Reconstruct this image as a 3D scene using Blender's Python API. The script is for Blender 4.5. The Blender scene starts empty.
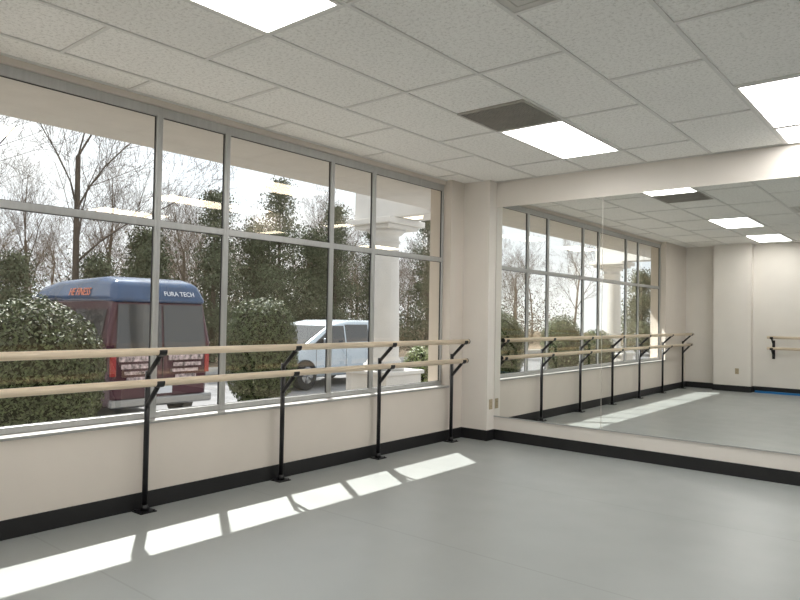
import bpy, bmesh, math, random
from mathutils import Vector, Matrix
random.seed(7)
scene = bpy.context.scene
COL = scene.collection
try:
    scene.view_settings.view_transform = 'Standard'
    scene.view_settings.look = 'None'
except Exception: pass

# ------------------------------------------------------------------ materials
def mat(name, c, rough=0.6, metal=0.0, var=0.06, scale=8.0, bump=0.0, bscale=None, spec=0.5, stretch=None, island=False, detail=4.0):
    m = bpy.data.materials.new(name); m.use_nodes = True
    nt = m.node_tree; b = nt.nodes['Principled BSDF']
    b.inputs['Roughness'].default_value = rough
    b.inputs['Metallic'].default_value = metal
    b.inputs['Specular IOR Level'].default_value = spec
    tc = nt.nodes.new('ShaderNodeTexCoord')
    src = tc.outputs['Object']
    if stretch:
        mp = nt.nodes.new('ShaderNodeMapping'); mp.inputs['Scale'].default_value = stretch
        nt.links.new(src, mp.inputs['Vector']); src = mp.outputs['Vector']
    n = nt.nodes.new('ShaderNodeTexNoise'); n.inputs['Scale'].default_value = scale; n.inputs['Detail'].default_value = detail
    nt.links.new(src, n.inputs['Vector'])
    r = nt.nodes.new('ShaderNodeValToRGB')
    lo = [max(0, x*(1-var)) for x in c]; hi = [min(1, x*(1+var)) for x in c]
    r.color_ramp.elements[0].position = 0.3; r.color_ramp.elements[1].position = 0.7
    r.color_ramp.elements[0].color = (*lo, 1); r.color_ramp.elements[1].color = (*hi, 1)
    if island:
        g = nt.nodes.new('ShaderNodeNewGeometry')
        nt.links.new(g.outputs['Random Per Island'], r.inputs['Fac'])
        r.color_ramp.elements[0].position = 0.0; r.color_ramp.elements[1].position = 1.0
    else:
        nt.links.new(n.outputs['Fac'], r.inputs['Fac'])
    nt.links.new(r.outputs['Color'], b.inputs['Base Color'])
    if bump:
        n2 = nt.nodes.new('ShaderNodeTexNoise'); n2.inputs['Scale'].default_value = bscale or scale*4
        nt.links.new(src, n2.inputs['Vector'])
        bp = nt.nodes.new('ShaderNodeBump'); bp.inputs['Strength'].default_value = bump; bp.inputs['Distance'].default_value = 0.01
        nt.links.new(n2.outputs['Fac'], bp.inputs['Height']); nt.links.new(bp.outputs['Normal'], b.inputs['Normal'])
    return m

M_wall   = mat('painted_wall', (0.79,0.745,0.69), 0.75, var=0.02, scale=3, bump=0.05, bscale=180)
M_wall2  = mat('dimmed_warm_wall_paint', (0.69,0.63,0.565), 0.75, var=0.02, scale=3, bump=0.05, bscale=180)  # wall paint made darker to stand in for less light on window wall
M_ledge  = mat('window_ledge_paint', (0.42,0.415,0.405), 0.5, var=0.03)
M_base   = mat('black_rubber_base', (0.008,0.008,0.009), 0.5, var=0.2)
M_alu    = mat('brushed_aluminium', (0.50,0.505,0.50), 0.34, 0.45, var=0.06, scale=30, stretch=(1,1,0.05))
M_black  = mat('black_powder_coat', (0.008,0.008,0.01), 0.35, 0.1, var=0.2, scale=40)
M_gasket = mat('black_glazing_gasket', (0.03,0.03,0.03), 0.6, var=0.1)
M_wood   = mat('light_ash_wood', (0.72,0.60,0.45), 0.4, var=0.10, scale=14, stretch=(6,0.35,6))
M_plastic= mat('ivory_plastic', (0.42,0.34,0.22), 0.4, var=0.02)
M_dark   = mat('dark_void', (0.02,0.02,0.02), 0.8)
M_tbar   = mat('painted_grid_steel', (0.74,0.73,0.71), 0.5, var=0.02)
M_grille = mat('grey_brown_grille', (0.42,0.40,0.365), 0.6, var=0.1)
M_white  = mat('white_enamel', (0.8,0.79,0.76), 0.4, var=0.02)
M_stucco = mat('exterior_stucco', (0.56,0.55,0.53), 0.85, var=0.04, scale=5, bump=0.2, bscale=90)
M_colm   = mat('painted_column', (0.60,0.59,0.57), 0.6, var=0.04, scale=4)
M_asph   = mat('asphalt', (0.22,0.22,0.225), 0.95, var=0.12, scale=3, bump=0.3, bscale=60, spec=0.15)
M_mulch  = mat('mulch', (0.22,0.185,0.15), 0.95, var=0.4, scale=30, bump=0.6, bscale=70)
M_conc   = mat('concrete', (0.45,0.44,0.42), 0.9, var=0.08)
M_woods  = mat('leaf_litter', (0.24,0.19,0.14), 0.95, var=0.4, scale=2.5, bump=0.4, bscale=20, spec=0.1)
M_bark   = mat('grey_bark', (0.09,0.072,0.058), 0.95, var=0.3, scale=10, stretch=(4,4,0.6), bump=0.4, spec=0.05)
M_bark2  = mat('brown_bark', (0.16,0.125,0.095), 0.95, var=0.3, scale=10, stretch=(4,4,0.6), bump=0.4, spec=0.05)
M_leaf   = mat('shrub_leaf', (0.080,0.108,0.048), 0.55, var=0.6, island=True, spec=0.35)
M_leaf2  = mat('light_shrub_leaf', (0.16,0.21,0.07), 0.5, var=0.6, island=True)
M_conif  = mat('evergreen_foliage', (0.10,0.112,0.070), 0.9, var=0.5, island=True, spec=0.05)
M_brush  = mat('dry_brush', (0.15,0.125,0.088), 0.9, var=0.45, island=True, spec=0.05)
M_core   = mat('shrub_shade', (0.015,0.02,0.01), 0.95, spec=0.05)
M_maroon = mat('maroon_car_paint', (0.050,0.013,0.022), 0.12, 0.35, var=0.05)
M_silver = mat('silver_car_paint', (0.44,0.50,0.55), 0.22, 0.4, var=0.04)
M_cglass = mat('tinted_car_glass', (0.02,0.024,0.028), 0.04, 0.0, spec=0.7)
M_tire   = mat('tire_rubber', (0.015,0.015,0.015), 0.85)
M_chrome = mat('chrome', (0.25,0.25,0.25), 0.25, 1.0, var=0.02)
M_red    = mat('red_lens', (0.26,0.012,0.012), 0.2)
M_lensw  = mat('clear_lamp_lens', (0.7,0.7,0.68), 0.15)
M_blue   = mat('blue_topper_paint', (0.022,0.055,0.125), 0.18, 0.1, var=0.25, scale=2)
M_orange = mat('orange_lettering', (0.60,0.17,0.08), 0.5, var=0.03)
M_wtext  = mat('white_lettering', (0.6,0.62,0.66), 0.5, var=0.02)
M_decal  = mat('pink_white_decal', (0.34,0.27,0.27), 0.5, var=0.95, scale=16)
M_tape   = mat('blue_tape', (0.01,0.16,0.42), 0.6)

# ceiling tile material
def ceiling_mat():
    m = mat('acoustic_ceiling_tile', (0.92,0.91,0.885), 0.9, var=0.03, scale=0.8)
    nt = m.node_tree; b = nt.nodes['Principled BSDF']
    tc = nt.nodes.new('ShaderNodeTexCoord')
    v = nt.nodes.new('ShaderNodeTexNoise'); v.inputs['Scale'].default_value = 46; v.inputs['Detail'].default_value = 6
    v.inputs['Roughness'].default_value = 0.8
    nt.links.new(tc.outputs['Object'], v.inputs['Vector'])
    r = nt.nodes.new('ShaderNodeValToRGB'); r.color_ramp.elements[0].position = 0.38; r.color_ramp.elements[1].position = 0.50
    r.color_ramp.elements[0].color = (0.76,0.755,0.745,1); r.color_ramp.elements[1].color = (1,1,1,1)
    nt.links.new(v.outputs['Fac'], r.inputs['Fac'])
    mx = nt.nodes.new('ShaderNodeMix'); mx.data_type='RGBA'; mx.blend_type='MULTIPLY'; mx.inputs['Factor'].default_value = 1
    old = b.inputs['Base Color'].links[0].from_socket
    nt.links.new(old, mx.inputs['A']); nt.links.new(r.outputs['Color'], mx.inputs['B'])
    nt.links.new(mx.outputs['Result'], b.inputs['Base Color'])
    bp = nt.nodes.new('ShaderNodeBump'); bp.inputs['Strength'].default_value = 0.12; bp.inputs['Distance'].default_value = 0.004
    nt.links.new(v.outputs['Fac'], bp.inputs['Height']); nt.links.new(bp.outputs['Normal'], b.inputs['Normal'])
    return m
M_ceil = ceiling_mat()

def floor_mat():
    m = mat('grey_marley_vinyl', (0.312,0.330,0.322), 0.42, var=0.04, scale=0.9, bump=0.04, bscale=220, spec=0.5)
    nt = m.node_tree; b = nt.nodes['Principled BSDF']
    tc = nt.nodes.new('ShaderNodeTexCoord'); sp = nt.nodes.new('ShaderNodeSeparateXYZ')
    nt.links.new(tc.outputs['Object'], sp.inputs[0])
    def math_(op, a, bb):
        n = nt.nodes.new('ShaderNodeMath'); n.operation = op
        for i, x in enumerate((a, bb)):
            if x is None: continue
            if isinstance(x, (int, float)): n.inputs[i].default_value = x
            else: nt.links.new(x, n.inputs[i])
        return n.outputs[0]
    w = 1.6
    a = math_('ADD', sp.outputs['Y'], 1.41+16)
    mo = math_('MODULO', a, w)
    d = math_('ABSOLUTE', math_('SUBTRACT', mo, w/2), None)
    seam = math_('GREATER_THAN', d, w/2-0.006)
    f = math_('MULTIPLY', seam, 0.22)
    mx = nt.nodes.new('ShaderNodeMix'); mx.data_type='RGBA'
    old = b.inputs['Base Color'].links[0].from_socket
    nt.links.new(f, mx.inputs['Factor']); nt.links.new(old, mx.inputs['A']); mx.inputs['B'].default_value = (0.12,0.12,0.11,1)
    nt.links.new(mx.outputs['Result'], b.inputs['Base Color'])
    n = nt.nodes.new('ShaderNodeTexNoise'); n.inputs['Scale'].default_value = 3.5; n.inputs['Detail'].default_value = 8
    nt.links.new(tc.outputs['Object'], n.inputs['Vector'])
    mr = nt.nodes.new('ShaderNodeMapRange'); mr.inputs['To Min'].default_value = 0.24; mr.inputs['To Max'].default_value = 0.42
    nt.links.new(n.outputs['Fac'], mr.inputs['Value']); nt.links.new(mr.outputs['Result'], b.inputs['Roughness'])
    return m
M_floor = floor_mat()

def glass_mat():
    m = bpy.data.materials.new('window_glass'); m.use_nodes = True; nt = m.node_tree
    nt.nodes.clear()
    o = nt.nodes.new('ShaderNodeOutputMaterial'); t = nt.nodes.new('ShaderNodeBsdfTransparent'); g = nt.nodes.new('ShaderNodeBsdfGlossy')
    t.inputs['Color'].default_value = (0.86,0.88,0.875,1); g.inputs['Roughness'].default_value = 0.0
    g.inputs['Color'].default_value = (1.0,0.88,0.70,1)
    lw = nt.nodes.new('ShaderNodeLayerWeight')
    p = nt.nodes.new('ShaderNodeMath'); p.operation='POWER'; p.inputs[1].default_value = 2.0
    nt.links.new(lw.outputs['Facing'], p.inputs[0])
    a = nt.nodes.new('ShaderNodeMath'); a.operation='MULTIPLY_ADD'; a.inputs[1].default_value = 0.50; a.inputs[2].default_value = 0.075
    nt.links.new(p.outputs[0], a.inputs[0])
    mx = nt.nodes.new('ShaderNodeMixShader'); nt.links.new(a.outputs[0], mx.inputs[0])
    nt.links.new(t.outputs[0], mx.inputs[1]); nt.links.new(g.outputs[0], mx.inputs[2]); nt.links.new(mx.outputs[0], o.inputs[0])
    return m
M_glass = glass_mat()

def mirror_mat():
    m = bpy.data.materials.new('silvered_mirror'); m.use_nodes = True
    b = m.node_tree.nodes['Principled BSDF']
    b.inputs['Base Color'].default_value = (0.88,0.895,0.88,1); b.inputs['Metallic'].default_value = 1; b.inputs['Roughness'].default_value = 0.0
    return m
M_mirror = mirror_mat()

def emit_mat(name, c, s):
    m = bpy.data.materials.new(name); m.use_nodes = True; nt = m.node_tree
    b = nt.nodes['Principled BSDF']; b.inputs['Base Color'].default_value = (0.8,0.8,0.8,1)
    n = nt.nodes.new('ShaderNodeTexNoise'); n.inputs['Scale'].default_value = 90
    r = nt.nodes.new('ShaderNodeValToRGB'); r.color_ramp.elements[0].color = (*[x*0.95 for x in c],1); r.color_ramp.elements[1].color = (*c,1)
    nt.links.new(n.outputs['Fac'], r.inputs['Fac']); nt.links.new(r.outputs['Color'], b.inputs['Emission Color'])
    b.inputs['Emission Strength'].default_value = s
    return m
M_light = emit_mat('prismatic_diffuser_lit', (1.0,0.98,0.95), 11.8)

# ------------------------------------------------------------------ mesh helpers
class MB:
    def __init__(s): s.v=[]; s.f=[]; s.sm=[]
    def box(s, x0,x1,y0,y1,z0,z1):
        i=len(s.v)
        s.v += [(x0,y0,z0),(x1,y0,z0),(x1,y1,z0),(x0,y1,z0),(x0,y0,z1),(x1,y0,z1),(x1,y1,z1),(x0,y1,z1)]
        for q in ((3,2,1,0),(4,5,6,7),(0,1,5,4),(1,2,6,5),(2,3,7,6),(3,0,4,7)):
            s.f.append(tuple(i+k for k in q)); s.sm.append(False)
        return s
    def quad(s, a,b,c,d):
        i=len(s.v); s.v += [tuple(a),tuple(b),tuple(c),tuple(d)]; s.f.append((i,i+1,i+2,i+3)); s.sm.append(False); return s
    def tube(s, p0, p1, r0, r1=None, n=12, caps=True):
        if r1 is None: r1=r0
        p0=Vector(p0); p1=Vector(p1); d=(p1-p0).normalized()
        a = d.cross(Vector((0,0,1)))
        if a.length<1e-4: a=Vector((1,0,0))
        a.normalize(); b=d.cross(a)
        i=len(s.v)
        for p,r in ((p0,r0),(p1,r1)):
            for k in range(n):
                t=2*math.pi*k/n; s.v.append(tuple(p+a*math.cos(t)*r+b*math.sin(t)*r))
        for k in range(n):
            s.f.append((i+k,i+n+k,i+n+(k+1)%n,i+(k+1)%n)); s.sm.append(True)
        if caps:
            s.f.append(tuple(i+k for k in range(n))); s.sm.append(False)
            s.f.append(tuple(i+n+k for k in reversed(range(n)))); s.sm.append(False)
        return s
    def lathe(s, cx, cy, prof, n=32):
        i=len(s.v); m=len(prof)
        for r,z in prof:
            for k in range(n):
                t=2*math.pi*k/n; s.v.append((cx+r*math.cos(t),cy+r*math.sin(t),z))
        for j in range(m-1):
            for k in range(n):
                s.f.append((i+j*n+k,i+j*n+(k+1)%n,i+(j+1)*n+(k+1)%n,i+(j+1)*n+k)); s.sm.append(True)
        s.f.append(tuple(i+k for k in reversed(range(n)))); s.sm.append(False)
        s.f.append(tuple(i+(m-1)*n+k for k in range(n))); s.sm.append(False)
        return s
    def prism(s, prof, hw, taper=None):
        i=len(s.v); n=len(prof)
        for sg in (-1,1):
            for x,z in prof:
                h = taper(x,z) if taper else hw
                s.v.append((x, sg*h, z))
        s.f.append(tuple(i+k for k in range(n))); s.sm.append(False)
        s.f.append(tuple(i+n+k for k in reversed(range(n)))); s.sm.append(False)
        for k in range(n):
            s.f.append((i+k, i+n+k, i+n+(k+1)%n, i+(k+1)%n)); s.sm.append(False)
        return s
    def obj(s, name, m, parent=None, bevel=0, seg=2, loc=None, smooth=False):
        me = bpy.data.meshes.new(name); me.from_pydata(s.v, [], s.f)
        me.polygons.foreach_set('use_smooth', [True]*len(s.f) if smooth else s.sm)
        me.materials.append(m); me.update()
        if len(s.v) < 20000:
            bm=bmesh.new(); bm.from_mesh(me); bmesh.ops.recalc_face_normals(bm, faces=bm.faces); bm.to_mesh(me); bm.free()
        o = bpy.data.objects.new(name, me); COL.objects.link(o)
        if loc: o.location = loc
        if parent: o.parent = parent
        if bevel:
            b=o.modifiers.new('bevel','BEVEL'); b.width=bevel; b.segments=seg; b.limit_method='ANGLE'; b.angle_limit=math.radians(25 if smooth else 40)
            if smooth: b.harden_normals=True
        return o

def struct(o, label=None, cat=None):
    o['kind']='structure'
    if label: o['label']=label
    if cat: o['category']=cat
    return o
def thing(o, label, cat, group=None, kind=None):
    o['label']=label; o['category']=cat
    if group: o['group']=group
    if kind: o['kind']=kind
    return o
def empty(name, loc=(0,0,0), rz=0):
    e = bpy.data.objects.new(name, None); e.empty_display_size=0.2; e.location=loc; e.rotation_euler=(0,0,rz); COL.objects.link(e); return e
def copy_tree(root, loc, rz=0, sc=1.0):
    n = root.copy(); COL.objects.link(n); n.location=loc; n.rotation_euler=(0,0,rz); n.scale=(sc,sc,sc)
    def rec(a, b):
        for c in a.children:
            d=c.copy(); COL.objects.link(d); d.parent=b; rec(c,d)
    rec(root,n)
    return n

# ------------------------------------------------------------------ dimensions
XW=-4.46; XG=-4.59; XO=-4.76; YM=6.68; YB=-1.62; XR=3.6; ZC=2.98; YP=6.53; XP=-4.11
SILL=0.60; WT=2.93
YE=6.27; YS=-0.33

# room shell
struct(MB().box(XO,XR+0.15,YB-0.15,YM+0.15,-0.12,0).obj('floor',M_floor),'grey vinyl dance floor with faint seams','floor')
struct(MB().box(XO,XR+0.15,YB-0.15,YM+0.15,ZC,ZC+0.1).obj('ceiling',M_ceil),'white acoustic tile drop ceiling','ceiling')
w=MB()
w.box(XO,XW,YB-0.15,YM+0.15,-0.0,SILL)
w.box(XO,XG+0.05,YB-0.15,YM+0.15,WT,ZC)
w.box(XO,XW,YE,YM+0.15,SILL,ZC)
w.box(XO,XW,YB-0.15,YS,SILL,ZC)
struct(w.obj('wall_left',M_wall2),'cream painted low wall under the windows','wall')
struct(MB().box(XW,XR+0.15,YM,YM+0.15,0,ZC).obj('wall_front',M_wall),'cream painted wall carrying the mirrors','wall')
struct(MB().box(XW,XR+0.15,YB-0.15,YB,0,ZC).obj('wall_back',M_wall),'plain cream painted wall','wall')
struct(MB().box(XR,XR+0.15,YB,YM,0,ZC).obj('wall_right',M_wall),'plain cream painted wall','wall')
struct(MB().box(XW,XP,YP,YM,0,ZC).obj('wall_pillar_front',M_wall),'cream painted corner pier','wall')
struct(MB().box(-3.85,-3.15,YB,YB+0.2,0,ZC).obj('wall_pillar_back',M_wall),'cream painted wall pier','wall')
# ledge
struct(MB().box(XG-0.05,XW+0.012,YS,YE,SILL,SILL+0.02).obj('trim_1',M_ledge,bevel=0.004),'painted window stool','trim')
# baseboards
BH=0.12; t=0.012
struct(MB().box(XW,XW+t,YB,YP,0,BH).obj('baseboard_left',M_base,bevel=0.003),'black rubber baseboard','baseboard')
struct(MB().box(XW+t,XP+t,YP-t,YP,0,BH).box(XP,XP+t,YP,YM,0,BH).box(XP+t,XR,YM-t,YM,0,BH).obj('baseboard_front',M_base,bevel=0.003),'black rubber baseboard','baseboard')
struct(MB().box(XW+t,-3.85,YB,YB+t,0,BH).box(-3.85-t,-3.85,YB+t,YB+0.2,0,BH).box(-3.85-t,-3.15+t,YB+0.2,YB+0.2+t,0,BH).box(-3.15,-3.15+t,YB,YB+0.2,0,BH).box(-3.15+t,XR,YB,YB+t,0,BH).obj('baseboard_back',M_base,bevel=0.003),'black rubber baseboard','baseboard')
struct(MB().box(XR-t,XR,YB+t,YM-t,0,BH).obj('baseboard_right',M_base,bevel=0.003),'black rubber baseboard','baseboard')
thing(MB().box(-3.1,1.5,YB+t,YB+0.09,0,0.035).obj('floor_strip',M_tape),'strip of blue edging on floor along the wall','edging')

# ceiling grid
g=MB(); MODX=0.61; MODY=1.22; X0=-2.983; Y0=4.83; hw=0.012
x=X0-2*MODX
xs=[]
while x<XR: xs.append(x); x+=MODX
for x in xs: g.box(x-hw,x+hw,YB,YM,ZC-0.008,ZC)
edges=[XG+0.05]+xs+[XR]
for i in range(len(edges)-1):
    a,b=edges[i],edges[i+1]
    kk=i-3
    off = MODY/2 if kk%4==2 else 0
    y=Y0-6*MODY+off
    while y<YM:
        if y>YB: g.box(a+hw*(i>0),b-hw,y-hw,y+hw,ZC-0.008,ZC)
        y+=MODY
g.box(XG+0.05,XG+0.075,YS,YE,ZC-0.008,ZC)
g.box(XP,XR,YM-0.022,YM,ZC-0.008,ZC)
struct(g.obj('trim_2',M_tbar),'white painted ceiling suspension grid','ceiling grid')

# lights
def troffer(x0,y0,ln,label):
    e=empty('ceiling_light',(x0+MODX/2,y0+ln/2,ZC-0.012))
    a=MODX/2-hw; b=ln/2-hw
    f=MB(); w_=0.022
    f.box(-a,a,-b,-b+w_,0,0.012).box(-a,a,b-w_,b,0,0.012).box(-a,-a+w_,-b+w_,b-w_,0,0.012).box(a-w_,a,-b+w_,b-w_,0,0.012)
    f.obj('frame',M_white,e)
    MB().box(-a+w_,a-w_,-b+w_,b-w_,0.003,0.0115).obj('diffuser',M_light,e)
    thing(e,label,'ceiling light',group='fluorescent ceiling troffers')
L_='long recessed fluorescent ceiling light, switched on'
for lx,ly in ((X0,Y0),(X0,Y0-3*MODY),(X0,Y0-5*MODY+0.04),(X0+3*MODX,Y0),(X0+3*MODX,Y0-3*MODY),(X0+6*MODX,Y0),(X0+6*MODX,Y0-3*MODY)):
    troffer(lx,ly,MODY,L_+(' beside a grey return grille' if (lx,ly)==(X0,Y0) else ''))
troffer(X0+3*MODX,Y0+MODY,MODX,'square recessed ceiling light against the mirror wall')
# return grille
M_duct=mat('grille_backing',(0.31,0.295,0.265),0.8)  # flat grey-brown colour for the panel behind the fins
def grille(cx,cy,label):
    e=empty('return_air_grille',(cx,cy,ZC-0.014)); a=MODX/2-hw
    f=MB().box(-a,a,-a,-a+0.02,0,0.014).box(-a,a,a-0.02,a,0,0.014).box(-a,-a+0.02,-a+0.02,a-0.02,0,0.014).box(a-0.02,a,-a+0.02,a-0.02,0,0.014)
    f.obj('frame',M_grille,e)
    c=MB()
    for i in range(1,24):
        q=-a+0.02+i*(2*a-0.04)/24
        c.box(q-0.0015,q+0.0015,-a+0.02,a-0.02,0.004,0.012)
        c.box(-a+0.02,a-0.02,q-0.0015,q+0.0015,0.004,0.0118)
    c.obj('egg_crate_core',M_grille,e)
    MB().box(-a+0.02,a-0.02,-a+0.02,a-0.02,0.0122,0.0138).obj('backing',M_duct,e)
    thing(e,label,'air vent')
grille(X0+MODX/2,Y0-MODX/2,'grey square egg crate return air grille in ceiling')
a=MODX/2-hw
# supply diffuser
e=empty('air_diffuser',(X0+2*MODX+MODX/2,Y0-3.5*MODX,ZC-0.014))
M_wv = mat('white_vent_enamel',(0.62,0.6,0.57),0.5,var=0.02)
for i in range(5):
    d=MB()
    o_=a-0.055*i; z0=0.012-0.002*i
    d.box(-o_,o_,-o_,-o_+0.042,z0-0.002,z0).box(-o_,o_,o_-0.042,o_,z0-0.002,z0).box(-o_,-o_+0.042,-o_+0.042,o_-0.042,z0-0.002,z0).box(o_-0.042,o_,-o_+0.042,o_-0.042,z0-0.002,z0)
    d.obj('louver',M_wv,e)
MB().box(-a,a,-a,a,0.0124,0.014).obj('backing',M_grille,e)
thing(e,'white square stepped air supply diffuser in ceiling','air vent')

# ------------------------------------------------------------------ windows
mull=[6.253,5.068,4.473,3.274,2.666,1.466,0.866,-0.33]
n=1
for i in range(len(mull)-1):
    y1,y0=mull[i],mull[i+1]
    if i==0: y1=YE
    fr=MB(); tk=0.025; x0,x1=XG-0.010,XG+0.024; zb=SILL+0.02
    fr.box(x0,x1,y0,y0+tk,zb,WT).box(x0,x1,y1-tk,y1,zb,WT)
    fr.box(x0,x1,y0+tk,y1-tk,zb,zb+0.045).box(x0,x1,y0+tk,y1-tk,WT-0.07,WT).box(x0,x1,y0+tk,y1-tk,2.035,2.085)
    f=fr.obj('window_%d'%n,M_alu,bevel=0.003)
    gk=MB()
    for za,zb2 in ((zb+0.045,2.035),(2.085,WT-0.07)):
        s=0.004
        gk.box(XG-0.006,XG+0.008,y0+tk,y0+tk+s,za,zb2).box(XG-0.006,XG+0.008,y1-tk-s,y1-tk,za,zb2)
        gk.box(XG-0.006,XG+0.008,y0+tk+s,y1-tk-s,za,za+s).box(XG-0.006,XG+0.008,y0+tk+s,y1-tk-s,zb2-s,zb2)
    gk.obj('gasket',M_gasket,f)
    struct(f,('wide' if y1-y0>0.9 else 'narrow')+' aluminium framed storefront window with transom pane','window')
    p=MB()
    p.quad((XG,y0+tk,zb+0.045),(XG,y1-tk,zb+0.045),(XG,y1-tk,2.035),(XG,y0+tk,2.035))
    p.quad((XG,y0+tk,2.085),(XG,y1-tk,2.085),(XG,y1-tk,WT-0.07),(XG,y0+tk,WT-0.07))
    p.obj('pane',M_glass,f)
    n+=1

# ------------------------------------------------------------------ mirrors
edges=[XP+0.006,-2.82,-0.99,0.84,2.67]
for i in range(4):
    o=MB().box(edges[i]+0.003,edges[i+1]-0.003,YM-0.008,YM-0.0005,0.275,2.68).obj('wall_mirror',M_mirror)
    thing(o,'large frameless wall mirror panel above black baseboard','mirror',group='studio wall mirrors')
struct(MB().box(XP+0.006,2.67,YM-0.012,YM,0.262,0.275).obj('trim_3',M_alu),'thin metal mirror channel','trim')

# ------------------------------------------------------------------ barres
PX=-4.385; RX=-4.22; ZU=1.13; ZL=0.915
barre=empty('ballet_barre',(PX,2.5,0))
def P(o): o.parent=barre; o.matrix_parent_inverse=Matrix.Translation((-PX,-2.5,0)); return o
posts=[6.22-1.235*i for i in range(7)]
for z,x in ((ZU,RX),(ZL,RX-0.02)):
    r=MB(); r.tube((x,-1.29,z),(x,6.29,z),0.0265,n=20)
    P(r.obj('rail',M_wood))
    for ya,yb_ in ((6.291,6.30),(-1.30,-1.291)):
        P(MB().tube((x,ya,z),(x,yb_,z),0.028,n=20).obj('end_cap',M_black))
for y in posts:
    m=MB()
    m.tube((PX,y,0.012),(PX,y,0.985),0.019,n=14)
    P(m.obj('post',M_black))
    for z,x,zs in ((ZU,RX,0.955),(ZL,RX-0.02,0.74)):
        m=MB()
        m.tube((PX,y,zs),(x-0.012,y,z-0.03),0.017,n=12)
        seg=14
        for k in range(seg):
            t0=math.radians(-200+ k*220/seg); t1=math.radians(-200+(k+1)*220/seg)
            ra,rb=0.0275,0.034
            v=[]
            for yy in (y-0.028,y+0.028):
                for tt,rr in ((t0,ra),(t1,ra),(t1,rb),(t0,rb)):
                    v.append((x+math.cos(tt)*rr,yy,z+math.sin(tt)*rr))
            i=len(m.v); m.v+=v
            for q in ((0,1,2,3),(7,6,5,4),(0,4,5,1),(1,5,6,2),(2,6,7,3),(3,7,4,0)):
                m.f.append(tuple(i+a_ for a_ in q)); m.sm.append(False)
        P(m.obj('bracket_arm',M_black))
    m=MB(); m.box(PX-0.06,PX+0.06,y-0.06,y+0.06,0,0.008); m.tube((PX,y,0.008),(PX,y,0.05),0.03,0.021,n=16)
    for sx in (-1,1):
        for sy in (-1,1): m.tube((PX+sx*0.045,y+sy*0.045,0.008),(PX+sx*0.045,y+sy*0.045,0.016),0.008,n=8)
    P(m.obj('foot_plate',M_black))
thing(barre,'double ballet barre with pale wood rails on black floor posts','ballet barre')
wb=empty('ballet_barre',(0,YB,0))
for z in (ZU-0.02,ZL-0.02):
    o=MB().tube((-2.86,0.2,z),(2.2,0.2,z),0.0265,n=18).obj('rail',M_wood,wb)
for x in (-2.78,-1.55,-0.3,0.95,2.1):
    m=MB(); m.box(x-0.025,x+0.025,0.0,0.012,0.68,1.05)
    for z,zs in ((ZU-0.02,0.95),(ZL-0.02,0.73)):
        m.tube((x,0.01,zs),(x,0.19,z-0.03),0.016,n=12)
        m.box(x-0.028,x+0.028,0.17,0.235,z-0.034,z-0.026)
        m.box(x-0.028,x+0.028,0.228,0.235,z-0.034,z+0.01)
    m.obj('bracket_arm',M_black,wb)
thing(wb,'double ballet barre bracketed to plain wall','ballet barre')

# outlets
def outlet(loc, rz, label):
    e=empty('power_outlet',loc,rz)
    MB().box(-0.036,0.036,-0.006,0,-0.058,0.058).obj('cover_plate',M_plastic,e,bevel=0.003)
    for dz in (-0.022,0.022):
        so_=MB().box(-0.016,0.016,-0.0085,-0.006,dz-0.014,dz+0.014).obj('socket',M_plastic,e,bevel=0.002)
        for sx in (-0.0065,0.0065):
            MB().box(sx-0.0015,sx+0.0015,-0.0092,-0.0085,dz-0.004,dz+0.006).obj('slot',M_dark,so_)
    thing(e,label,'outlet')
outlet((XP,YM-0.072,0.41),math.pi/2,'ivory duplex power outlet on corner pier')
outlet((-3.4,YB+0.2,0.41),math.pi,'ivory duplex power outlet on wall pier')

# ------------------------------------------------------------------ exterior
GZ=-0.55
struct(MB().box(-60,XO,-70,75,GZ-0.1,GZ).obj('ground',M_asph),'grey asphalt parking lot','ground')
struct(MB().box(-95,-18.2,-70,75,GZ,GZ+0.18).obj('ground_woods',M_woods),'leaf covered wooded ground','ground')
thing(MB().box(-18.2,-18.0,-70,75,GZ,GZ+0.22).obj('parking_curb',M_conc,bevel=0.02),'concrete kerb along edge of woods','curb')
bed=MB().box(-8.2,XO,-12,16,GZ,-0.06).obj('planting_bed',M_mulch); thing(bed,'raised mulch planting bed beside building','planting bed')
thing(MB().box(-8.4,-8.2,-12,16,GZ,-0.04).obj('bed_curb',M_conc,bevel=0.02),'concrete kerb around planting bed','curb')
ov=MB().box(-5.83,XO,-9,12,2.945,3.30)
struct(ov.obj('trim_4',M_stucco),'pale roof overhang outside the windows','roof overhang')
def column(x,y,label):
    e=empty('portico_column',(x,y,0))
    MB().box(-0.42,0.42,-0.42,0.42,-0.055,0.50).box(-0.46,0.46,-0.46,0.46,0.50,0.56).obj('pedestal',M_colm,e,bevel=0.01)
    prof=[(0.32,0.56),(0.33,0.60),(0.32,0.65),(0.275,0.67),(0.275,0.70),(0.24,0.74)]
    for i in range(9):
        tt=i/8; prof.append((0.235-0.03*tt**1.6,0.76+tt*1.78))
    prof+=[(0.228,2.55),(0.228,2.58),(0.207,2.59),(0.207,2.66),(0.25,2.68),(0.32,2.75)]
    MB().lathe(0,0,prof,40).obj('shaft',M_colm,e)
    MB().box(-0.36,0.36,-0.36,0.36,2.75,2.81).box(-0.44,0.44,-0.44,0.44,2.81,2.90).obj('capital',M_colm,e,bevel=0.01)
    thing(e,label,'column')
column(-6.95,8.0,'round white portico column on square pedestal')
column(-6.9,-3.6,'round white portico column on square pedestal')
struct(MB().box(-7.35,XO-0.0,7.7,8.3,2.905,3.4).obj('trim_5',M_colm),'pale portico beam','beam')
struct(MB().box(-7.25,XO-0.0,-3.85,-3.35,2.905,3.4).obj('trim_6',M_colm),'pale portico beam','beam')

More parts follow.
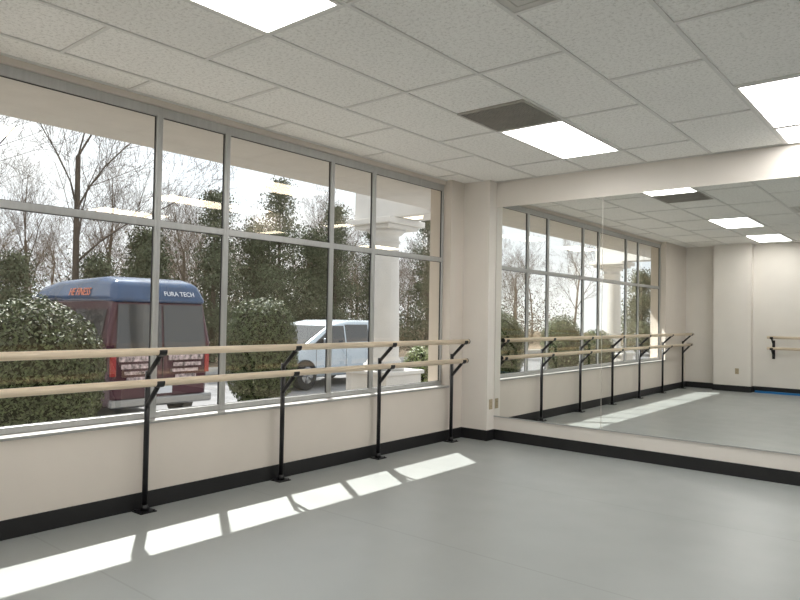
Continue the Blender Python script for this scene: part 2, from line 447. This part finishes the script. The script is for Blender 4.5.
# foliage
def leaves(n, samp, size, name, m, parent=None, up=0.0):
    vs=[];fs=[]
    for i in range(n):
        p,nrm=samp()
        p=Vector(p); nn=(Vector(nrm)+Vector((random.uniform(-1,1),random.uniform(-1,1),random.uniform(-1,1)))*0.8)
        if nn.length<1e-3: continue
        nn.normalize()
        a=nn.cross(Vector((random.uniform(-1,1),random.uniform(-1,1),random.uniform(-1,1))))
        if a.length<1e-3: continue
        a.normalize(); b=nn.cross(a); s=size*random.uniform(0.6,1.3)
        k=len(vs)
        vs+= [tuple(p-a*s),tuple(p-b*s*0.45+nn*s*0.1),tuple(p+a*s),tuple(p+b*s*0.45+nn*s*0.1)]
        fs.append((k,k+1,k+2,k+3))
    me=bpy.data.meshes.new(name); me.from_pydata(vs,[],fs); me.materials.append(m)
    o=bpy.data.objects.new(name,me); COL.objects.link(o)
    if parent: o.parent=parent
    return o
def shrub(x,y,r,h,m,label,nl=15000,size=0.022,zb=-0.06):
    e=empty('shrub',(x,y,zb))
    bumps=[(Vector((random.uniform(-1,1),random.uniform(-1,1),random.uniform(-0.3,1))).normalized(),random.uniform(0.03,0.10)) for _ in range(22)]
    def rad(d):
        q=0.93
        for b,a in bumps:
            dd=d.dot(b)
            if dd>0.8: q+=a*(dd-0.8)/0.2
        return min(q,1.06)
    def samp():
        while True:
            d=Vector((random.gauss(0,1),random.gauss(0,1),random.gauss(0,1))).normalized()
            k=rad(d)*random.uniform(0.88,1.03)
            p=(d.x*r*k,d.y*r*k,h*0.53+d.z*h*0.47*k)
            if p[2]>0.04: return p,d
    leaves(nl,samp,size,'foliage',m,e)
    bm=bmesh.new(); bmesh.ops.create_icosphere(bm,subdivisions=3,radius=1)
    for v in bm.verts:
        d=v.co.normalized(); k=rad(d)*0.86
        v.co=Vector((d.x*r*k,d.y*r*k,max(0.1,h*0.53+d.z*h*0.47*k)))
    me=bpy.data.meshes.new('shade_core'); bm.to_mesh(me); bm.free(); me.materials.append(M_core)  # near-black filler, paints the shade inside the shrub
    o=bpy.data.objects.new('shade_core',me); COL.objects.link(o); o.parent=e
    s=MB()
    for i in range(5):
        t=i*1.256; s.tube((0.05*math.cos(t),0.05*math.sin(t),0),(0.3*r*math.cos(t),0.3*r*math.sin(t),h*0.35),0.018,0.01,n=6)
    s.obj('stem',M_bark,e)
    thing(e,label,'shrub')
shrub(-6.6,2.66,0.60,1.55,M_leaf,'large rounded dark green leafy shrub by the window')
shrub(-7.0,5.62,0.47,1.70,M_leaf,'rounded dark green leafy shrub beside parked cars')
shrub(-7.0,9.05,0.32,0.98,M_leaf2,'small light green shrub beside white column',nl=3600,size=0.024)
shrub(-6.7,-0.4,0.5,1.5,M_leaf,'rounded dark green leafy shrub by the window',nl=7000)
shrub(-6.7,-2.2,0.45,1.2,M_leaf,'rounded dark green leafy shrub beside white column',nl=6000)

# bare trees
def bare_tree_mesh(seed,h,m):
    rnd=random.Random(seed); mb=MB()
    def grow(p,d,l,r,depth):
        nseg=4 if depth<2 else 3 if depth<4 else 2
        for s in range(nseg):
            nd=(d+Vector((rnd.uniform(-1,1),rnd.uniform(-1,1),rnd.uniform(-0.4,0.6)))*(0.09 if depth==0 else 0.22)).normalized()
            q=p+nd*l/nseg; r2=r*(0.86 if depth==0 else 0.82)
            mb.tube(p,q,r,r2,n=(7 if depth<1 else 4 if depth<2 else 3),caps=False)
            if depth<5 and (depth>0 or s>0):
                for _ in range(2):
                    a=rnd.uniform(0,6.28); side=nd.orthogonal().normalized(); side.rotate(Matrix.Rotation(a,3,nd))
                    bd=(nd*rnd.uniform(0.6,1.0)+side*rnd.uniform(0.4,0.85)+Vector((0,0,0.25))).normalized()
                    if depth<3 or rnd.random()<0.54:
                        grow(q,bd,l*rnd.uniform(0.42,0.62),max(0.0055,r2*rnd.uniform(0.38,0.55)),depth+1)
            p=q;d=nd;r=r2
    grow(Vector((0,0,-0.1)),Vector((0,0,1)),h*0.75,h*0.015,0)
    me=bpy.data.meshes.new('tree_branches'); me.from_pydata(mb.v,[],mb.f); me.materials.append(m)
    me.polygons.foreach_set('use_smooth',[True]*len(mb.f))
    return me
bm_=[bare_tree_mesh(11,9,M_bark),bare_tree_mesh(23,9.5,M_bark2),bare_tree_mesh(37,8,M_bark2),bare_tree_mesh(51,10,M_bark2)]
def place_bare(x,y,k,rz,sc,lab='tall leafless grey tree at edge of woods'):
    o=bpy.data.objects.new('bare_tree',bm_[k]); COL.objects.link(o); o.location=(x,y,GZ+0.18); o.rotation_euler=(0,0,rz); o.scale=(sc,sc,sc)
    thing(o,lab,'tree',group='leafless trees in the woods')
rnd=random.Random(5)
place_bare(-20.5,9.3,0,0.3,0.98,'tall dark leafless tree standing at parking lot edge')
place_bare(-21.5,6.0,0,2.3,0.9,'tall dark leafless tree standing at parking lot edge')
for i in range(64):
    y=-34+i*1.5+rnd.uniform(-0.6,0.6); x=-rnd.choice([22,25,28,31,35,40])+rnd.uniform(-1,1)
    place_bare(x,y,rnd.randrange(1,4),rnd.uniform(0,6.28),rnd.uniform(0.48,0.74))
for i in range(80):
    y=-45+i*1.47+rnd.uniform(-0.8,0.8); x=-rnd.uniform(36,52)
    place_bare(x,y,rnd.randrange(1,4),rnd.uniform(0,6.28),rnd.uniform(0.58,0.80),'distant leafless brown tree deep in the woods')
# evergreens
def evergreen_mesh(seed,h,r):
    rd=random.Random(seed); st=random.getstate(); random.seed(seed)
    clumps=[(rd.uniform(0.0,0.97)**1.1,rd.uniform(0,6.28),rd.uniform(0.45,1.2)) for _ in range(120)]
    def samp():
        t,a,rr=rd.choice(clumps); 
        R=r*(1-t)**0.85*rr*rd.uniform(0.25,1.0)
        d=Vector((math.cos(a),math.sin(a),0.4))
        j=0.24
        return (R*math.cos(a)+rd.gauss(0,j),R*math.sin(a)+rd.gauss(0,j),0.3+t*h-0.10*R+rd.gauss(0,j*0.6)),d
    o=leaves(13000,samp,0.06,'foliage',M_conif)
    random.setstate(st); return o
ev=[]
for sd,h,r in ((1,6.3,2.0),(2,6.8,2.4),(3,3.9,1.8)):
    e=empty('evergreen_tree',(0,0,0)); o=evergreen_mesh(sd,h,r); o.parent=e
    MB().tube((0,0,-0.1),(0,0,h*0.9),0.13,0.02,n=8).obj('trunk',M_bark,e)
    thing(e,'dense dark evergreen tree behind parked cars','tree',group='evergreens at parking lot edge'); ev.append([e,False])
def place_ev(k,x,y,rz,sc):
    if not ev[k][1]:
        ev[k][1]=True; e=ev[k][0]; e.location=(x,y,GZ+0.15); e.rotation_euler=(0,0,rz); e.scale=(sc,sc,sc)
    else: copy_tree(ev[k][0],(x,y,GZ+0.15),rz,sc)
for (k,x,y,s) in ((0,-20.5,14.2,0.95),(1,-20.5,17.2,1.0),(1,-20.6,20.4,0.92),(0,-21,23.5,1.0),(1,-21,27.5,1.0),(0,-21,32,1.0),(2,-20.6,11.8,0.95),
                  (2,-20.5,7.6,0.82),(2,-20.6,2.6,0.8),(2,-20.4,9.9,0.85),(2,-24,13.6,1.2),(2,-24,18.8,1.4),
                  (1,-20,-8,1.0),(0,-19.6,-12,1),(1,-20,-17,1.0),(2,-19.6,-3,1.0),
                  (2,-13.5,-24,1.1),(0,-10.5,-27,0.9),(2,-7,-26,1.0),(2,-23.5,21.8,1.4)):
    place_ev(k,x,y,rnd.uniform(0,6),s)
def bs():
    y=random.uniform(-34,46)
    return (-random.uniform(21.5,36),y,GZ+0.1+min(5.0,abs(random.gauss(0,1.65)))),(random.random(),random.random(),1)
o=leaves(130000,bs,0.085,'undergrowth',M_brush); thing(o,'tangled brown undergrowth in leafless woods','undergrowth',kind='stuff')

# ------------------------------------------------------------------ vehicles
def text_obj(body,size,m,parent,loc,rot,name='lettering'):
    cu=bpy.data.curves.new('t','FONT'); cu.body=body; cu.size=size; cu.extrude=0.003; cu.align_x='CENTER'; cu.align_y='CENTER'
    to=bpy.data.objects.new('t',cu); COL.objects.link(to); bpy.context.view_layer.update()
    me=bpy.data.meshes.new_from_object(to.evaluated_get(bpy.context.evaluated_depsgraph_get()))
    bpy.data.objects.remove(to); me.materials.clear(); me.materials.append(m)
    o=bpy.data.objects.new(name,me); COL.objects.link(o); o.parent=parent; o.location=loc; o.rotation_euler=rot
    return o
def vehicle(name,L,W,zl,zm,zt,low,up,paint,wr,axles,bev=0.07):
    e=empty(name)
    hw_=W/2
    MB().prism(low,hw_,lambda x,z: hw_-(0.06 if z<zl+0.12 else 0)-(0.09 if x>L-0.3 or x<0.05 else 0)).obj('body',paint,e,bevel=bev,seg=4,smooth=True)
    tp=lambda x,z: hw_-0.02-0.2*(z-zm)
    MB().prism(up,hw_,tp).obj('cabin',paint,e,bevel=bev,seg=4,smooth=True)
    for ax in axles:
        for sy in (-1,1):
            w_=MB(); yc=sy*(hw_-0.10)
            w_.tube((0,-sy*0.1,0),(0,sy*0.115,0),wr,wr,n=28)
            t_=w_.obj('wheel',M_tire,e,bevel=0.02,loc=(ax,yc,wr))
            h_=MB().tube((0,0.112*sy,0),(0,0.125*sy,0),wr*0.6,wr*0.55,n=20)
            for k in range(5):
                a=k*1.2566; h_.tube((0,0.122*sy,0),(wr*0.55*math.cos(a),0.124*sy,wr*0.55*math.sin(a)),0.03,n=6)
            h_.obj('hubcap',M_chrome,t_)
    return e,tp
low=[(0,0.34),(0.6,0.28),(5.0,0.28),(5.3,0.42),(5.32,0.95),(5.2,1.08),(4.3,1.22),(0.0,1.22)]
up=[(0.0,1.2),(4.35,1.2),(3.55,2.0),(0.25,2.04),(0.08,1.95)]
van,tp=vehicle('van',5.3,2.06,0.28,1.2,2.04,low,up,M_maroon,0.34,(0.95,4.35),0.11)
def side_win(e,tp,x0,x1,z0,z1,x1t=None,x0t=None):
    x1t=x1 if x1t is None else x1t; x0t=x0 if x0t is None else x0t
    for sy in (-1,1):
        m=MB(); q=[(x0,z0),(x1,z0),(x1t,z1),(x0t,z1)]
        pts=[Vector((a,sy*(tp(a,b)+0.008),b)) for a,b in q]
        pin=[Vector((a,sy*(tp(a,b)-0.03),b)) for a,b in q]
        i=len(m.v); m.v+=[tuple(p) for p in pts+pin]
        for f_ in ((0,1,2,3),(7,6,5,4),(0,4,5,1),(1,5,6,2),(2,6,7,3),(3,7,4,0)): m.f.append(tuple(i+a for a in f_)); m.sm.append(False)
        m.obj('side_window',M_cglass,e)
side_win(van,tp,0.25,1.35,1.28,1.82); side_win(van,tp,1.45,2.6,1.28,1.82); side_win(van,tp,2.72,3.9,1.28,1.82,3.45)
for y0,y1 in ((-0.85,-0.02),(0.02,0.85)):
    MB().quad((-0.006,y0,1.22),(-0.006,y1,1.22),(0.060,y1*0.94,1.90),(0.060,y0*0.94,1.90)).obj('rear_window',M_cglass,van)
MB().quad((4.40,-0.84,1.24),(4.40,0.84,1.24),(3.62,0.72,1.95),(3.62,-0.72,1.95)).obj('windshield',M_cglass,van)
MB().box(-0.09,0.03,-0.95,0.95,0.32,0.46).obj('rear_bumper',M_chrome,van,bevel=0.03)
MB().box(5.27,5.38,-0.95,0.95,0.38,0.56).obj('front_bumper',M_chrome,van,bevel=0.03)
for sy in (-1,1):
    MB().box(-0.012,0.05,sy*0.885-0.045,sy*0.885+0.045,0.80,1.18).obj('tail_light',M_red,van,bevel=0.01)
    MB().box(5.25,5.335,sy*0.8-0.13,sy*0.8+0.13,0.72,0.92).obj('headlight',M_lensw,van,bevel=0.01)
    MB().box(3.75,3.95,sy*1.05-0.0,sy*1.05+sy*0.18+0.001,1.3,1.5).obj('side_mirror',M_maroon,van,bevel=0.03)
MB().box(-0.010,0.02,-0.008,0.008,0.5,1.2).obj('door_seam',M_dark,van)
MB().box(-0.03,0.0,0.06,0.1,0.95,1.15).obj('door_handle',M_dark,van)
MB().box(-0.02,0.0,-0.18,0.14,0.50,0.63).obj('license_plate',M_wtext,van)
for (ya,yb2,za,zb2) in ((-0.80,-0.1,1.02,1.10),(-0.76,-0.20,0.92,0.98),(-0.70,-0.14,0.83,0.88),(-0.66,-0.24,0.73,0.79),(0.14,0.80,1.02,1.10),(0.20,0.76,0.91,0.98),(0.16,0.70,0.82,0.87),(0.30,0.66,0.72,0.78)):
    MB().quad((-0.013,ya,za),(-0.013,yb2,za),(-0.013,yb2,zb2),(-0.013,ya,zb2)).obj('door_decal',M_decal,van)
topp=[(0.02,1.93),(3.35,1.95),(2.95,2.20),(2.3,2.30),(0.6,2.34),(0.22,2.26)]
MB().prism(topp,0.9,lambda x,z:0.93-0.38*max(0,z-1.95)).obj('raised_roof',M_blue,van,bevel=0.11,seg=5,smooth=True)
def tang(z): return 0.93-0.38*(z-1.95)
text_obj('FURA TECH',0.115,M_wtext,van,(0.078,-0.34,2.08),(math.radians(62),0,-math.pi/2))
text_obj('HE FINESS',0.18,M_orange,van,(1.25,tang(2.09)+0.014,2.09),(math.radians(70),0,math.pi))
van.location=(-10.6,6.35,GZ); van.rotation_euler=(0,0,math.pi); van.scale=(1,1,1.09)
thing(van,'maroon passenger van with blue lettered raised roof','van')
low=[(0,0.38),(0.5,0.26),(4.2,0.26),(4.6,0.38),(4.62,0.66),(4.45,0.82),(3.55,0.98),(0.0,1.02)]
up=[(0.02,0.98),(3.85,0.95),(2.75,1.46),(2.0,1.56),(0.9,1.57),(0.30,1.40)]
suv,tp=vehicle('car',4.6,1.90,0.26,1.00,1.6,low,up,M_silver,0.34,(0.85,3.7),0.08)
side_win(suv,tp,0.36,1.2,1.05,1.45,1.2,0.62); side_win(suv,tp,1.26,2.2,1.05,1.47); side_win(suv,tp,2.26,3.42,1.04,1.44,2.66)
MB().quad((0.085,-0.76,1.10),(0.085,0.76,1.10),(0.265,0.70,1.36),(0.265,-0.70,1.36)).obj('rear_window',M_cglass,suv)
MB().quad((3.80,-0.84,0.99),(3.80,0.84,0.99),(2.83,0.76,1.44),(2.83,-0.76,1.44)).obj('windshield',M_cglass,suv)
MB().box(4.56,4.64,-0.42,0.42,0.48,0.64).obj('grille',M_dark,suv,bevel=0.01)
for sy in (-1,1):
    MB().box(-0.02,0.05,sy*0.80-0.08,sy*0.80+0.08,0.74,0.92).obj('tail_light',M_red,suv,bevel=0.01)
    MB().box(4.5,4.635,sy*0.68-0.13,sy*0.68+0.13,0.54,0.68).obj('headlight',M_lensw,suv,bevel=0.02)
    MB().box(3.0,3.15,sy*0.95,sy*0.95+sy*0.16,1.02,1.16).obj('side_mirror',M_silver,suv,bevel=0.03)
    for xs_ in (1.23,2.24,3.38): MB().box(xs_-0.006,xs_+0.006,sy*0.948,sy*0.953,0.40,0.96).obj('door_seam',M_dark,suv)
MB().box(-0.07,0.03,-0.82,0.82,0.35,0.55).obj('rear_bumper',M_silver,suv,bevel=0.03)
MB().box(-0.02,0.0,-0.15,0.15,0.62,0.74).obj('license_plate',M_wtext,suv)
suv.location=(-14.1,15.6,GZ); suv.rotation_euler=(0,0,math.radians(-86)); suv.scale=(1.06,1.06,1.15)
thing(suv,'silver blue car parked near white column','car')

# ------------------------------------------------------------------ light
sun=bpy.data.lights.new('sun','SUN'); sun.energy=13.0; sun.angle=math.radians(0.7); sun.color=(1.0,0.97,0.92)
so=bpy.data.objects.new('sun',sun); COL.objects.link(so)
d=Vector((0.77,-0.5,-1.0)); so.rotation_euler=d.to_track_quat('-Z','Y').to_euler()
wd=bpy.data.worlds.new('sky'); scene.world=wd; wd.use_nodes=True; nt=wd.node_tree; bg=nt.nodes['Background']
tc=nt.nodes.new('ShaderNodeTexCoord'); n=nt.nodes.new('ShaderNodeTexNoise'); n.inputs['Scale'].default_value=2.5; n.inputs['Detail'].default_value=6
r=nt.nodes.new('ShaderNodeValToRGB'); r.color_ramp.elements[0].position=0.35; r.color_ramp.elements[1].position=0.65
r.color_ramp.elements[0].color=(0.88,0.93,1.0,1); r.color_ramp.elements[1].color=(1,0.99,0.97,1)
nt.links.new(tc.outputs['Generated'],n.inputs['Vector']); nt.links.new(n.outputs['Fac'],r.inputs['Fac']); nt.links.new(r.outputs['Color'],bg.inputs['Color'])
bg.inputs['Strength'].default_value=1.65

# ------------------------------------------------------------------ camera
cam=bpy.data.cameras.new('camera'); cam.sensor_width=36; cam.lens=670/800*36; cam.clip_start=0.05; cam.clip_end=300
co=bpy.data.objects.new('camera',cam); COL.objects.link(co)
R=Matrix.Rotation(math.radians(39.7),4,'Z')@Matrix.Rotation(math.radians(91.37),4,'X')@Matrix.Rotation(math.radians(1.0),4,'Z')
co.matrix_world=Matrix.Translation((0,0,1.403))@R
scene.camera=co
